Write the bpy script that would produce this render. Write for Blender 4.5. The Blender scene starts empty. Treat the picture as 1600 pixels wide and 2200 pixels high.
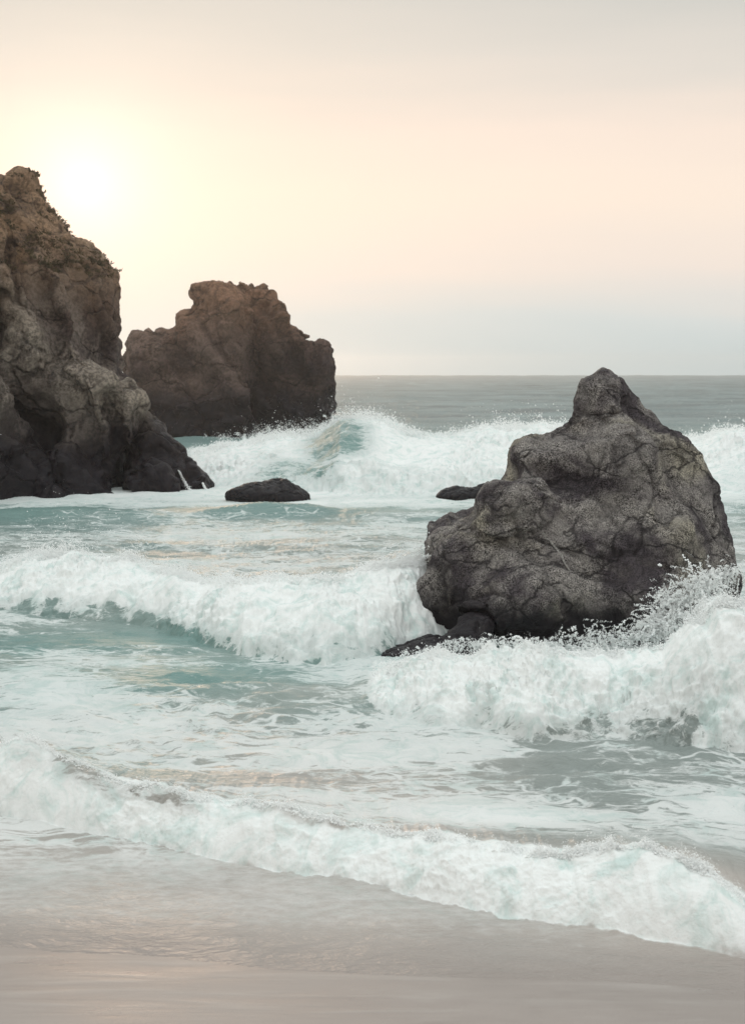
import bpy, math
import numpy as np

# ------------------------------------------------------------------ camera
scene = bpy.context.scene
CAM_H = 5.0
FPX = 3000.0                       # focal length in photo pixels (photo is 1600 wide)
PITCH = math.atan(306.0 / FPX)     # the horizon lies above the middle of the frame
CT, ST = math.cos(PITCH), math.sin(PITCH)

cam_data = bpy.data.cameras.new("camera")
cam = bpy.data.objects.new("camera", cam_data)
scene.collection.objects.link(cam)
cam.location = (0, 0, CAM_H)
cam.rotation_euler = (math.radians(90) - PITCH, 0, 0)
cam_data.sensor_fit = 'HORIZONTAL'
cam_data.sensor_width = 24.0
cam_data.lens = 24.0 * FPX / 1600.0
cam_data.clip_start = 0.1
cam_data.clip_end = 30000
cam_data.dof.use_dof = True
cam_data.dof.focus_distance = 25.0
cam_data.dof.aperture_fstop = 2.2
scene.camera = cam

# ------------------------------------------------------------------ sky and sun
SUN_AZ = math.radians(-11.4)       # to the left of the view axis, just off the headland's edge
SUN_EL = math.radians(7.3)
sun_dir = (math.sin(SUN_AZ) * math.cos(SUN_EL), math.cos(SUN_AZ) * math.cos(SUN_EL), math.sin(SUN_EL))

world = bpy.data.worlds.new("World")
scene.world = world
world.use_nodes = True
wn, wl = world.node_tree.nodes, world.node_tree.links
for n in list(wn):
    wn.remove(n)


def srgb(r, g, b):
    def f(c):
        c /= 255.0
        return c / 12.92 if c <= 0.04045 else ((c + 0.055) / 1.055) ** 2.4
    return (f(r), f(g), f(b))


def wnode(t, **kw):
    n = wn.new(t)
    for k, v in kw.items():
        setattr(n, k, v)
    return n


w_out = wnode('ShaderNodeOutputWorld')
w_bg = wnode('ShaderNodeBackground')
w_bg.inputs['Strength'].default_value = 0.1
wl.new(w_bg.outputs[0], w_out.inputs[0])
sky = wnode('ShaderNodeTexSky')
sky.sky_type = 'NISHITA'
sky.sun_disc = False
sky.sun_elevation = SUN_EL
sky.sun_rotation = SUN_AZ
sky.air_density = 1.2
sky.dust_density = 3.0
w_tc = wnode('ShaderNodeTexCoord')
w_sep = wnode('ShaderNodeSeparateXYZ')
wl.new(w_tc.outputs['Generated'], w_sep.inputs[0])
# thin cloud veil: brightness and colour change with elevation only
w_map = wnode('ShaderNodeMapRange')
w_map.inputs['From Min'].default_value = 0.0
w_map.inputs['From Max'].default_value = 0.5
w_noise = wnode('ShaderNodeTexNoise')
w_noise.inputs['Scale'].default_value = 2.2
w_noise.inputs['Detail'].default_value = 4
w_nm = wnode('ShaderNodeMapping')
w_nm.inputs['Scale'].default_value = (1.0, 1.0, 7.0)
wl.new(w_tc.outputs['Generated'], w_nm.inputs['Vector'])
wl.new(w_nm.outputs[0], w_noise.inputs['Vector'])
w_m1 = wnode('ShaderNodeMath', operation='MULTIPLY_ADD')
w_m1.inputs[1].default_value = 0.09
w_m1.inputs[2].default_value = -0.045
wl.new(w_noise.outputs[0], w_m1.inputs[0])
w_m2 = wnode('ShaderNodeMath', operation='ADD')
wl.new(w_sep.outputs['Z'], w_m2.inputs[0])
wl.new(w_m1.outputs[0], w_m2.inputs[1])
wl.new(w_m2.outputs[0], w_map.inputs['Value'])
w_ramp = wnode('ShaderNodeValToRGB')
wl.new(w_map.outputs[0], w_ramp.inputs[0])
stops = [(-0.02, (203, 217, 218)), (0.03, (216, 223, 222)), (0.075, (243, 231, 221)),
         (0.13, (254, 237, 221)), (0.165, (250, 233, 219)), (0.205, (228, 221, 212)),
         (0.26, (209, 208, 202)), (0.50, (198, 203, 202))]
cr = w_ramp.color_ramp
while len(cr.elements) < len(stops):
    cr.elements.new(0.5)
for e, (z, c) in zip(cr.elements, stops):
    e.position = max(0.0, z / 0.5)
    e.color = (*srgb(*c), 1)
# glow of the veil round the sun
w_dot = wnode('ShaderNodeVectorMath', operation='DOT_PRODUCT')
w_dot.inputs[1].default_value = sun_dir
wl.new(w_tc.outputs['Generated'], w_dot.inputs[0])
w_ac = wnode('ShaderNodeMath', operation='ARCCOSINE')
wl.new(w_dot.outputs['Value'], w_ac.inputs[0])


def glow(width, amp, power, col):
    a = wnode('ShaderNodeMath', operation='DIVIDE')
    wl.new(w_ac.outputs[0], a.inputs[0])
    a.inputs[1].default_value = math.radians(width)
    b = wnode('ShaderNodeMath', operation='POWER')
    wl.new(a.outputs[0], b.inputs[0])
    b.inputs[1].default_value = power
    c = wnode('ShaderNodeMath', operation='MULTIPLY')
    wl.new(b.outputs[0], c.inputs[0])
    c.inputs[1].default_value = -1
    d = wnode('ShaderNodeMath', operation='EXPONENT')
    wl.new(c.outputs[0], d.inputs[0])
    e = wnode('ShaderNodeVectorMath', operation='SCALE')
    e.inputs[0].default_value = tuple(x * amp for x in col)
    wl.new(d.outputs[0], e.inputs['Scale'])
    return e


g1 = glow(1.9, 0.42, 1.1, (1.0, 0.91, 0.79))
g2 = glow(4.0, 0.03, 1.4, (1.0, 0.90, 0.76))
w_a1 = wnode('ShaderNodeVectorMath', operation='ADD')
wl.new(g1.outputs[0], w_a1.inputs[0])
wl.new(g2.outputs[0], w_a1.inputs[1])
w_a2 = wnode('ShaderNodeVectorMath', operation='ADD')
wl.new(w_a1.outputs[0], w_a2.inputs[0])
# an overcast veil is brightest overhead
w_zen = wnode('ShaderNodeMapRange')
w_zen.interpolation_type = 'SMOOTHSTEP'
w_zen.inputs['From Min'].default_value = 0.26
w_zen.inputs['From Max'].default_value = 0.95
w_zen.inputs['To Min'].default_value = 1.0
w_zen.inputs['To Max'].default_value = 2.1
wl.new(w_sep.outputs['Z'], w_zen.inputs['Value'])
w_zs = wnode('ShaderNodeVectorMath', operation='SCALE')
wl.new(w_ramp.outputs[0], w_zs.inputs[0])
wl.new(w_zen.outputs[0], w_zs.inputs['Scale'])
wl.new(w_zs.outputs[0], w_a2.inputs[1])
w_x10 = wnode('ShaderNodeVectorMath', operation='SCALE')
wl.new(w_a2.outputs[0], w_x10.inputs[0])
w_x10.inputs['Scale'].default_value = 10.0
w_mix = wnode('ShaderNodeMix')
w_mix.data_type = 'RGBA'
w_mix.inputs[0].default_value = 0.97
wl.new(sky.outputs[0], w_mix.inputs[6])
wl.new(w_x10.outputs[0], w_mix.inputs[7])
wl.new(w_mix.outputs[2], w_bg.inputs['Color'])

sun_l = bpy.data.lights.new("sun", 'SUN')
sun_l.energy = 0.5
sun_l.angle = math.radians(18)
sun_l.color = (1.0, 0.69, 0.48)
sun_o = bpy.data.objects.new("sun", sun_l)
scene.collection.objects.link(sun_o)
from mathutils import Vector
sun_o.rotation_euler = Vector(sun_dir).to_track_quat('Z', 'Y').to_euler()

# ------------------------------------------------------------------ exposure, render
vs = scene.view_settings
vs.view_transform = 'Standard'
vs.look = 'None'
vs.exposure = 0.0
vs.gamma = 1.0
vs.use_curve_mapping = False
scene.render.engine = 'CYCLES'
cy = scene.cycles
cy.use_denoising = True
cy.max_bounces = 5
cy.diffuse_bounces = 3
cy.glossy_bounces = 2
cy.transmission_bounces = 2
cy.volume_bounces = 1
cy.transparent_max_bounces = 4
cy.sample_clamp_indirect = 3.0
cy.caustics_reflective = False
cy.caustics_refractive = False

rng = np.random.default_rng(7)

# ------------------------------------------------------------------ projection helpers
def ray(px, py):
    dx = (np.asarray(px, float) - 800.0) / FPX
    dy = (1100.0 - np.asarray(py, float)) / FPX
    return dx, CT + dy * ST, -ST + dy * CT


def at_depth(px, py, Y):
    """Point at distance Y (world y) seen at photo pixel px, py."""
    x, y, z = ray(px, py)
    t = Y / y
    return x * t, Y + 0 * t, CAM_H + z * t


def at_level(px, py, z=0.0):
    x, y, dz = ray(px, py)
    t = (z - CAM_H) / dz
    return x * t, y * t


def to_pix(X, Y, Z=0.0):
    d = Y * CT + (CAM_H - Z) * ST
    v = Y * ST - (CAM_H - Z) * CT
    return 800 + FPX * X / d, 1100 - FPX * v / d


# ------------------------------------------------------------------ noise
_perm = rng.permutation(256).astype(np.int32)
_perm = np.concatenate([_perm, _perm, _perm])
_g3 = rng.normal(size=(256, 3)).astype(np.float32)
_g3 /= np.linalg.norm(_g3, axis=1, keepdims=True)
_a2 = rng.uniform(0, 2 * np.pi, 256)
_g2 = np.stack([np.cos(_a2), np.sin(_a2)], 1).astype(np.float32)


def perlin2(x, y):
    x = np.asarray(x, np.float32); y = np.asarray(y, np.float32)
    xi = np.floor(x).astype(np.int32); yi = np.floor(y).astype(np.int32)
    xf = x - xi; yf = y - yi
    u = xf * xf * xf * (xf * (xf * 6 - 15) + 10)
    v = yf * yf * yf * (yf * (yf * 6 - 15) + 10)
    def g(i, j):
        h = _perm[_perm[(xi + i) & 255] + ((yi + j) & 255)]
        return _g2[h, 0] * (xf - i) + _g2[h, 1] * (yf - j)
    a = g(0, 0); b = g(1, 0); c = g(0, 1); d = g(1, 1)
    ab = a + u * (b - a); cd = c + u * (d - c)
    return (ab + v * (cd - ab)) * 1.5


def fbm2(x, y, octv=4, gain=0.5, lac=2.03):
    s = 0; a = 1; n = 0
    for o in range(octv):
        s = s + a * perlin2(x + 17.3 * o, y - 9.1 * o)
        n += a
        a *= gain; x = x * lac; y = y * lac
    return s / n


def billow2(x, y, octv=4, gain=0.5):
    s = 0; a = 1; n = 0
    for o in range(octv):
        s = s + a * np.abs(perlin2(x + 31.7 * o, y + 5.3 * o))
        n += a
        a *= gain; x = x * 2.1; y = y * 2.1
    return s / n


def perlin3(p):
    p = np.asarray(p, np.float32)
    i = np.floor(p).astype(np.int32); f = p - i
    w = f * f * f * (f * (f * 6 - 15) + 10)
    i &= 255
    def g(a, b, c):
        h = _perm[_perm[_perm[(i[:, 0] + a) & 255] + ((i[:, 1] + b) & 255)] + ((i[:, 2] + c) & 255)]
        q = _g3[h]
        return q[:, 0] * (f[:, 0] - a) + q[:, 1] * (f[:, 1] - b) + q[:, 2] * (f[:, 2] - c)
    def lerp(t, a, b):
        return a + t * (b - a)
    x00 = lerp(w[:, 0], g(0, 0, 0), g(1, 0, 0)); x10 = lerp(w[:, 0], g(0, 1, 0), g(1, 1, 0))
    x01 = lerp(w[:, 0], g(0, 0, 1), g(1, 0, 1)); x11 = lerp(w[:, 0], g(0, 1, 1), g(1, 1, 1))
    return lerp(w[:, 2], lerp(w[:, 1], x00, x10), lerp(w[:, 1], x01, x11)) * 1.5


def fbm3(p, octv=4, gain=0.5):
    s = 0; a = 1; n = 0
    p = np.array(p, np.float32)
    for o in range(octv):
        s = s + a * perlin3(p + 13.7 * o)
        n += a
        a *= gain; p = p * 2.05
    return s / n


def ridge3(p, octv=3, gain=0.5):
    s = 0; a = 1; n = 0
    p = np.array(p, np.float32)
    for o in range(octv):
        s = s + a * (1 - np.abs(perlin3(p + 7.9 * o)) * 1.6)
        n += a
        a *= gain; p = p * 2.1
    return s / n


def worley3(p):
    """F1, F2 and the facet height of the nearest cell (a tilted plane for each cell)."""
    p = np.asarray(p, np.float32)
    i = np.floor(p).astype(np.int32)
    N = len(p)
    f1 = np.full(N, 9.0, np.float32); f2 = f1.copy()
    plane = np.zeros(N, np.float32); rnd = np.zeros(N, np.float32)
    for a in (-1, 0, 1):
        for b in (-1, 0, 1):
            for c in (-1, 0, 1):
                q = i + np.array([a, b, c])
                h = _perm[_perm[_perm[q[:, 0] & 255] + (q[:, 1] & 255)] + (q[:, 2] & 255)]
                cpt = q + 0.5 + 0.42 * _g3[h]
                dv = p - cpt
                d = np.sqrt((dv ** 2).sum(1))
                pl = (dv * _g3[(h * 7 + 3) & 255]).sum(1)
                near = d < f1
                f2 = np.where(near, f1, np.minimum(f2, d))
                plane = np.where(near, pl, plane)
                rnd = np.where(near, h / 255.0, rnd)
                f1 = np.where(near, d, f1)
    return f1, f2, plane, rnd


def sstep(a, b, x):
    t = np.clip((x - a) / (b - a), 0, 1)
    return t * t * (3 - 2 * t)


# ------------------------------------------------------------------ mesh helpers
def link(o, parent=None):
    scene.collection.objects.link(o)
    if parent is not None:
        o.parent = parent
    return o


def mesh_np(name, verts, quads=None, tris=None, smooth=True):
    me = bpy.data.meshes.new(name)
    verts = np.asarray(verts, np.float32)
    loops = []; sizes = []
    if quads is not None and len(quads):
        loops.append(np.asarray(quads, np.int32).ravel()); sizes.append(np.full(len(quads), 4, np.int32))
    if tris is not None and len(tris):
        loops.append(np.asarray(tris, np.int32).ravel()); sizes.append(np.full(len(tris), 3, np.int32))
    loops = np.concatenate(loops); sizes = np.concatenate(sizes)
    me.vertices.add(len(verts)); me.vertices.foreach_set('co', verts.ravel())
    me.loops.add(len(loops)); me.loops.foreach_set('vertex_index', loops)
    me.polygons.add(len(sizes))
    me.polygons.foreach_set('loop_start', np.concatenate([[0], np.cumsum(sizes)[:-1]]).astype(np.int32))
    me.polygons.foreach_set('loop_total', sizes)
    if smooth:
        me.polygons.foreach_set('use_smooth', np.ones(len(sizes), bool))
    me.update(calc_edges=True)
    return me


def fattr(me, name, arr):
    a = me.attributes.new(name, 'FLOAT', 'POINT')
    a.data.foreach_set('value', np.asarray(arr, np.float32))


def cattr(me, name, arr):
    a = me.attributes.new(name, 'FLOAT_COLOR', 'POINT')
    c = np.ones((len(arr), 4), np.float32); c[:, :3] = arr
    a.data.foreach_set('color', c.ravel())


def vnormals(v, q):
    a = v[q[:, 2]] - v[q[:, 0]]; b = v[q[:, 3]] - v[q[:, 1]]
    n = np.cross(a, b)
    out = np.zeros_like(v)
    for k in range(4):
        for c in range(3):
            out[:, c] += np.bincount(q[:, k], n[:, c], len(v))
    return out / (np.linalg.norm(out, axis=1, keepdims=True) + 1e-9)


def empty(name, loc):
    o = bpy.data.objects.new(name, None)
    o.location = loc
    o.empty_display_size = 0.3
    return link(o)


def tag(o, label=None, cat=None, group=None, kind=None):
    for k, v in (('label', label), ('category', cat), ('group', group), ('kind', kind)):
        if v:
            o[k] = v
    return o


def part(name, me, mat, parent):
    """Mesh given in world coordinates, made a child of an Empty without rotation."""
    me.materials.append(mat)
    o = bpy.data.objects.new(name, me)
    link(o, parent)
    if parent is not None:
        l = parent.location
        o.location = (0, 0, 0)
        co = np.empty(len(me.vertices) * 3, np.float32)
        me.vertices.foreach_get('co', co)
        co = co.reshape(-1, 3) - np.array(l, np.float32)
        me.vertices.foreach_set('co', co.ravel())
        me.update()
    return o


def surface_nets(fn, lo, hi, h):
    """Mesh the zero level of fn(x, y, z) on a grid; returns verts, quads."""
    lo = np.array(lo, float); hi = np.array(hi, float)
    n = np.ceil((hi - lo) / h).astype(int) + 1
    ax = [lo[k] + h * np.arange(n[k]) for k in range(3)]
    V = fn(ax[0][:, None, None], ax[1][None, :, None], ax[2][None, None, :]).astype(np.float32)
    V = np.broadcast_to(V, tuple(n)).copy()
    V[0], V[-1] = np.maximum(V[0], .01), np.maximum(V[-1], .01)
    V[:, 0], V[:, -1] = np.maximum(V[:, 0], .01), np.maximum(V[:, -1], .01)
    V[:, :, 0], V[:, :, -1] = np.maximum(V[:, :, 0], .01), np.maximum(V[:, :, -1], .01)
    S = V < 0
    m = n - 1
    def corner(A, a, b, c):
        return A[a:a + m[0], b:b + m[1], c:c + m[2]]
    cnt = np.zeros(m, np.int8)
    for a in (0, 1):
        for b in (0, 1):
            for c in (0, 1):
                cnt += corner(S, a, b, c)
    act = (cnt > 0) & (cnt < 8)
    idx = np.full(m, -1, np.int64)
    ii, jj, kk = np.nonzero(act)
    idx[ii, jj, kk] = np.arange(len(ii))
    acc = np.zeros((len(ii), 3)); num = np.zeros(len(ii))
    cs = [(a, b, c) for a in (0, 1) for b in (0, 1) for c in (0, 1)]
    for p in cs:
        for q in cs:
            if sum(abs(p[k] - q[k]) for k in range(3)) == 1 and p < q:
                v0 = V[ii + p[0], jj + p[1], kk + p[2]]; v1 = V[ii + q[0], jj + q[1], kk + q[2]]
                cross = (v0 < 0) != (v1 < 0)
                t = np.where(cross, v0 / np.where(cross, v0 - v1, 1), 0)
                for k in range(3):
                    acc[:, k] += np.where(cross, p[k] + t * (q[k] - p[k]), 0)
                num += cross
    pos = acc / num[:, None]
    verts = np.stack([lo[0] + h * (ii + pos[:, 0]), lo[1] + h * (jj + pos[:, 1]), lo[2] + h * (kk + pos[:, 2])], 1)
    quads = []
    for d in range(3):
        o1, o2 = [(1, 2), (2, 0), (0, 1)][d]
        sl0 = [slice(1, m[k]) for k in range(3)]; sl0[d] = slice(0, m[d])
        s1 = list(sl0); s1[d] = slice(1, m[d] + 1)
        A = S[tuple(sl0)]; B = S[tuple(s1)]
        for flip, M in ((False, A & ~B), (True, ~A & B)):
            e = np.argwhere(M)
            if not len(e):
                continue
            off = np.array([1, 1, 1]); off[d] = 0
            e = e + off
            def cell(da, db):
                c = e.copy(); c[:, o1] -= da; c[:, o2] -= db
                return idx[c[:, 0], c[:, 1], c[:, 2]]
            q = np.stack([cell(1, 1), cell(0, 1), cell(0, 0), cell(1, 0)], 1)
            if flip:
                q = q[:, ::-1]
            quads.append(q)
    quads = np.concatenate(quads)
    quads = quads[(quads >= 0).all(1)]
    return verts.astype(np.float32), quads


def smin(a, b, k):
    h = np.clip(0.5 + 0.5 * (b - a) / k, 0, 1)
    return b + (a - b) * h - k * h * (1 - h)


# ------------------------------------------------------------------ material helpers
def new_mat(name):
    m = bpy.data.materials.new(name)
    m.use_nodes = True
    nt = m.node_tree
    for n in list(nt.nodes):
        nt.nodes.remove(n)
    return m, nt


class NT:
    def __init__(s, nt):
        s.nt = nt; s.n = nt.nodes; s.l = nt.links
    def put(s, sock, v):
        if isinstance(v, bpy.types.NodeSocket):
            s.l.new(v, sock)
        elif v is not None:
            sock.default_value = v
    def math(s, op, a, b=None, c=None, clamp=False):
        n = s.n.new('ShaderNodeMath'); n.operation = op; n.use_clamp = clamp
        s.put(n.inputs[0], a); s.put(n.inputs[1], b); s.put(n.inputs[2], c)
        return n.outputs[0]
    def noise(s, vec, scale, detail=4, rough=0.5, dist=0.0, out=0):
        n = s.n.new('ShaderNodeTexNoise')
        s.put(n.inputs['Vector'], vec)
        n.inputs['Scale'].default_value = scale; n.inputs['Detail'].default_value = detail
        n.inputs['Roughness'].default_value = rough; n.inputs['Distortion'].default_value = dist
        return n.outputs[out]
    def voro(s, vec, scale, feature='F1', out=0):
        n = s.n.new('ShaderNodeTexVoronoi'); n.feature = feature
        s.put(n.inputs['Vector'], vec); n.inputs['Scale'].default_value = scale
        return n.outputs[out]
    def range(s, v, a, b, c=0.0, d=1.0, smooth=True):
        n = s.n.new('ShaderNodeMapRange')
        n.interpolation_type = 'SMOOTHSTEP' if smooth else 'LINEAR'
        s.put(n.inputs['Value'], v)
        for k, x in zip(('From Min', 'From Max', 'To Min', 'To Max'), (a, b, c, d)):
            s.put(n.inputs[k], x)
        return n.outputs[0]
    def mix(s, f, a, b, blend='MIX'):
        n = s.n.new('ShaderNodeMix'); n.data_type = 'RGBA'; n.blend_type = blend
        s.put(n.inputs[0], f)
        for k, v in ((6, a), (7, b)):
            if isinstance(v, tuple) and len(v) == 3:
                v = (*v, 1)
            s.put(n.inputs[k], v)
        return n.outputs[2]
    def attr(s, name, out='Fac'):
        n = s.n.new('ShaderNodeAttribute'); n.attribute_name = name
        return n.outputs[out]
    def pos(s):
        n = s.n.new('ShaderNodeNewGeometry')
        return n.outputs['Position']
    def mapping(s, vec, scale):
        n = s.n.new('ShaderNodeMapping'); s.put(n.inputs['Vector'], vec)
        n.inputs['Scale'].default_value = scale
        return n.outputs[0]
    def bump(s, h, strength, dist, normal=None):
        n = s.n.new('ShaderNodeBump')
        s.put(n.inputs['Height'], h); s.put(n.inputs['Strength'], strength); n.inputs['Distance'].default_value = dist
        s.put(n.inputs['Normal'], normal)
        return n.outputs[0]
    def principled(s, **kw):
        n = s.n.new('ShaderNodeBsdfPrincipled')
        for k, v in kw.items():
            k = k.replace('_', ' ')
            if isinstance(v, tuple) and len(v) == 3:
                v = (*v, 1)
            s.put(n.inputs[k], v)
        return n.outputs[0]
    def output(s, surf=None, vol=None):
        n = s.n.new('ShaderNodeOutputMaterial')
        if surf: s.l.new(surf, n.inputs['Surface'])
        if vol: s.l.new(vol, n.inputs['Volume'])


def rock_material(name, light, dark, warm, wet, wet_z, wet_soft, speck, speck_scale, bump_d, big, top_glow=None, crack=1.0, crack_dark=0.8):
    m, nt = new_mat(name)
    t = NT(nt)
    p = t.pos()
    sx = nt.nodes.new('ShaderNodeSeparateXYZ'); nt.links.new(p, sx.inputs[0])
    z = sx.outputs['Z']
    large = t.noise(p, big, 5, 0.6, 0.6)
    warmn = t.noise(p, big * 0.6, 4, 0.55, 0.3)
    col = t.mix(t.range(large, 0.39, 0.60), dark, light)
    col = t.mix(t.range(warmn, 0.50, 0.70), col, warm)
    if top_glow:                                             # golden sun glow painted into the upper rock's colour
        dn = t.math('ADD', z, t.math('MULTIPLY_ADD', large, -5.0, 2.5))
        col = t.mix(t.range(dn, top_glow[0], top_glow[1], 0, .75), col, top_glow[2])
    # mineral grains
    g1 = t.noise(p, speck_scale, 3, 0.75)
    g2 = t.noise(p, speck_scale * 0.33, 3, 0.6)
    grain = t.math('ADD', t.math('MULTIPLY', g1, 0.8), t.math('MULTIPLY', g2, 0.2))
    grain = t.range(grain, 0.40, 0.61, 1.0 - speck, 1.0 + speck)
    patch = t.range(t.noise(p, big * 2.2, 4, .6), .35, .65, .45, 1.1)
    grain = t.math('ADD', 1.0, t.math('MULTIPLY', t.math('SUBTRACT', grain, 1.0), patch))
    gc = nt.nodes.new('ShaderNodeCombineColor')
    for k in range(3):
        nt.links.new(grain, gc.inputs[k])
    col = t.mix(1.0, col, gc.outputs[0], 'MULTIPLY')
    # hairline joints
    cw = t.noise(p, crack * 0.9, 4, 0.6, 0, 1)
    cv_ = nt.nodes.new('ShaderNodeVectorMath'); cv_.operation = 'MULTIPLY_ADD'
    nt.links.new(cw, cv_.inputs[0]); cv_.inputs[1].default_value = (0.9 / crack,) * 3; nt.links.new(p, cv_.inputs[2])
    rt = nt.nodes.new('ShaderNodeMapping'); nt.links.new(cv_.outputs[0], rt.inputs['Vector'])
    rt.inputs['Rotation'].default_value = (0.2, 0.55, 0.1); rt.inputs['Scale'].default_value = (0.55, 1.0, 1.25)
    ce = t.voro(rt.outputs[0], crack, 'DISTANCE_TO_EDGE')
    ckm = t.range(t.noise(p, crack * 1.1, 3, .6), .36, .52)
    line = t.math('MULTIPLY', t.range(ce, 0.0, 0.045, 1.0, 0.0), ckm)
    col = t.mix(t.math('MULTIPLY', line, crack_dark), col, tuple(c * 0.3 for c in dark))
    # shade of the mesh's creases, painted dark into the colour
    crease = t.attr('crease')
    col = t.mix(t.math('MULTIPLY', crease, 0.75), col, tuple(c * 0.35 for c in dark))
    # tide-wet, weed-dark foot of the rock
    wn_ = t.noise(p, big * 1.6, 5, 0.6)
    lim = t.math('ADD', z, t.math('MULTIPLY_ADD', wn_, -2.4 * wet_soft, 1.2 * wet_soft))
    wetm = t.range(lim, wet_z + wet_soft, wet_z - wet_soft * 0.4)
    col = t.mix(t.math('MULTIPLY', wetm, 0.97), col, wet)
    rough = t.range(wetm, 0, 1, 0.9, 0.42, smooth=False)
    b1 = t.noise(p, speck_scale * 0.12, 6, 0.7)
    b2 = t.noise(p, speck_scale * 0.7, 2, 0.7)
    hgt = t.math('ADD', b1, t.math('MULTIPLY', b2, 0.22))
    hgt = t.math('SUBTRACT', hgt, t.math('MULTIPLY', line, 0.6))
    nrm = t.bump(hgt, 0.9, bump_d)
    t.output(t.principled(Base_Color=col, Roughness=rough, Normal=nrm, Specular_IOR_Level=0.18))
    return m


# ================================================================== STRUCTURE: the beach
BEACH_EDGE = [(-1400, 1960), (0, 2035), (300, 2050), (600, 2085), (900, 2100), (1250, 2108), (1600, 2118), (3000, 2150)]
_be = [at_level(a, b) for a, b in BEACH_EDGE]
BE_X = np.array([e[0] for e in _be]); BE_Y = np.array([e[1] for e in _be])


def beach_z(X, Y):
    d = np.interp(X, BE_X, BE_Y) - Y
    z = np.where(d > 0, d * 0.022, d * 0.022)
    z = np.maximum(z, -2.5)
    return z + 0.012 * fbm2(X * 0.35, Y * 0.5, 3) * sstep(-1, 1.0, d + 1)


m_sand, nt = new_mat("wet_sand")
t = NT(nt)
p = t.pos()
n1 = t.noise(t.mapping(p, (0.5, 1.6, 1)), 1.3, 5, 0.55, 0.4)
n2 = t.noise(p, 90, 3, 0.7)
col = t.mix(t.range(n1, 0.32, 0.68), (0.300, 0.252, 0.228), (0.365, 0.315, 0.288))
col = t.mix(t.range(n2, 0.35, 0.7, 0, 0.18), col, (0.22, 0.18, 0.16))
n3 = t.noise(t.mapping(p, (0.25, 2.2, 1)), 2.6, 6, 0.62, 0.5)
col = t.mix(t.range(n3, 0.46, 0.72, 0, 0.35), col, (0.47, 0.43, 0.40))
rgh = t.range(n1, 0.3, 0.7, 0.26, 0.5)
t.output(t.principled(Base_Color=col, Roughness=rgh, Specular_IOR_Level=0.5, Normal=t.bump(t.math('ADD', n3, t.math('MULTIPLY', n2, .15)), 0.35, 0.02)))

bx = np.concatenate([np.linspace(-160, -12, 40), np.linspace(-11, 11, 100), np.linspace(12, 160, 40)])
by = np.concatenate([np.linspace(-120, 4, 40), np.linspace(5, 40, 120)])
BX, BY = np.meshgrid(bx, by)
bz = beach_z(BX, BY)
nbx, nby = len(bx), len(by)
iq = np.arange(nbx * nby).reshape(nby, nbx)
bq = np.stack([iq[:-1, :-1].ravel(), iq[:-1, 1:].ravel(), iq[1:, 1:].ravel(), iq[1:, :-1].ravel()], 1)
beach = part("beach", mesh_np("beach", np.stack([BX.ravel(), BY.ravel(), bz.ravel()], 1), bq), m_sand, None)
tag(beach, "smooth wet pinkish-beige sand beach in the foreground", kind="structure")

# ================================================================== STRUCTURE: the sea and its breakers
# each breaker: stations (photo column, row of foot, row of top), front width in metres, length of its back
BREAKERS = {
    'shore': dict(st=[(-900, 1560, 1400), (-300, 1680, 1530), (0, 1752, 1612), (100, 1768, 1618), (220, 1790, 1668), (350, 1815, 1690),
                      (450, 1842, 1716), (600, 1872, 1735), (700, 1880, 1758), (800, 1893, 1778), (950, 1940, 1800),
                      (1100, 1965, 1822), (1250, 1985, 1832), (1350, 2003, 1835), (1450, 2028, 1838), (1550, 2052, 1900),
                      (1600, 2062, 1940), (1900, 2120, 2020), (2600, 2250, 2160)], wf=0.62, back=1.5),
    'rock': dict(st=[(640, 1470, 1470), (740, 1495, 1486), (800, 1525, 1448), (860, 1545, 1430), (950, 1562, 1400), (1050, 1574, 1390),
                     (1150, 1600, 1392), (1250, 1585, 1398), (1330, 1575, 1398), (1420, 1592, 1388), (1480, 1604, 1330),
                     (1540, 1614, 1304), (1600, 1622, 1290), (1800, 1640, 1280), (2400, 1700, 1400)], wf=1.9, back=1.1),
    'middle': dict(st=[(-1000, 1250, 1180), (-300, 1290, 1205), (0, 1312, 1228), (60, 1318, 1196), (150, 1325, 1190), (250, 1338, 1196), (330, 1350, 1222),
                       (450, 1388, 1238), (520, 1412, 1243), (620, 1422, 1243), (700, 1424, 1240), (820, 1410, 1222), (900, 1395, 1206),
                       (1000, 1380, 1250), (1100, 1370, 1366), (1300, 1360, 1360)], wf=2.6, back=2.4),
    'far': dict(st=[(-600, 1050, 1050), (280, 1048, 1046), (380, 1046, 985), (430, 1050, 966), (560, 1058, 944), (680, 1064, 932), (730, 1066, 900),
                    (800, 1066, 902), (870, 1064, 932), (960, 1062, 932), (1080, 1060, 917), (1160, 1058, 908),
                    (1240, 1058, 925), (1350, 1058, 945), (1500, 1060, 945), (1560, 1062, 925), (1640, 1064, 905), (1900, 1066, 915),
                    (2600, 1068, 1000)], wf=15.0, back=9.0),
}
for b in BREAKERS.values():
    s = np.array(b['st'], float)
    b['px'] = s[:, 0]
    b['Yf'] = at_level(s[:, 0], s[:, 1])[1]
    Yc = b['Yf'] + b['wf']
    b['H'] = np.maximum(0.0, at_depth(s[:, 0], s[:, 2], Yc)[2])
    # stations are kept as bearing from the camera foot: X / Y
    b['u'] = (s[:, 0] - 800) / FPX

HOR = 794.0
def row_of(Y):
    return HOR + FPX * CAM_H / Y

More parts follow.
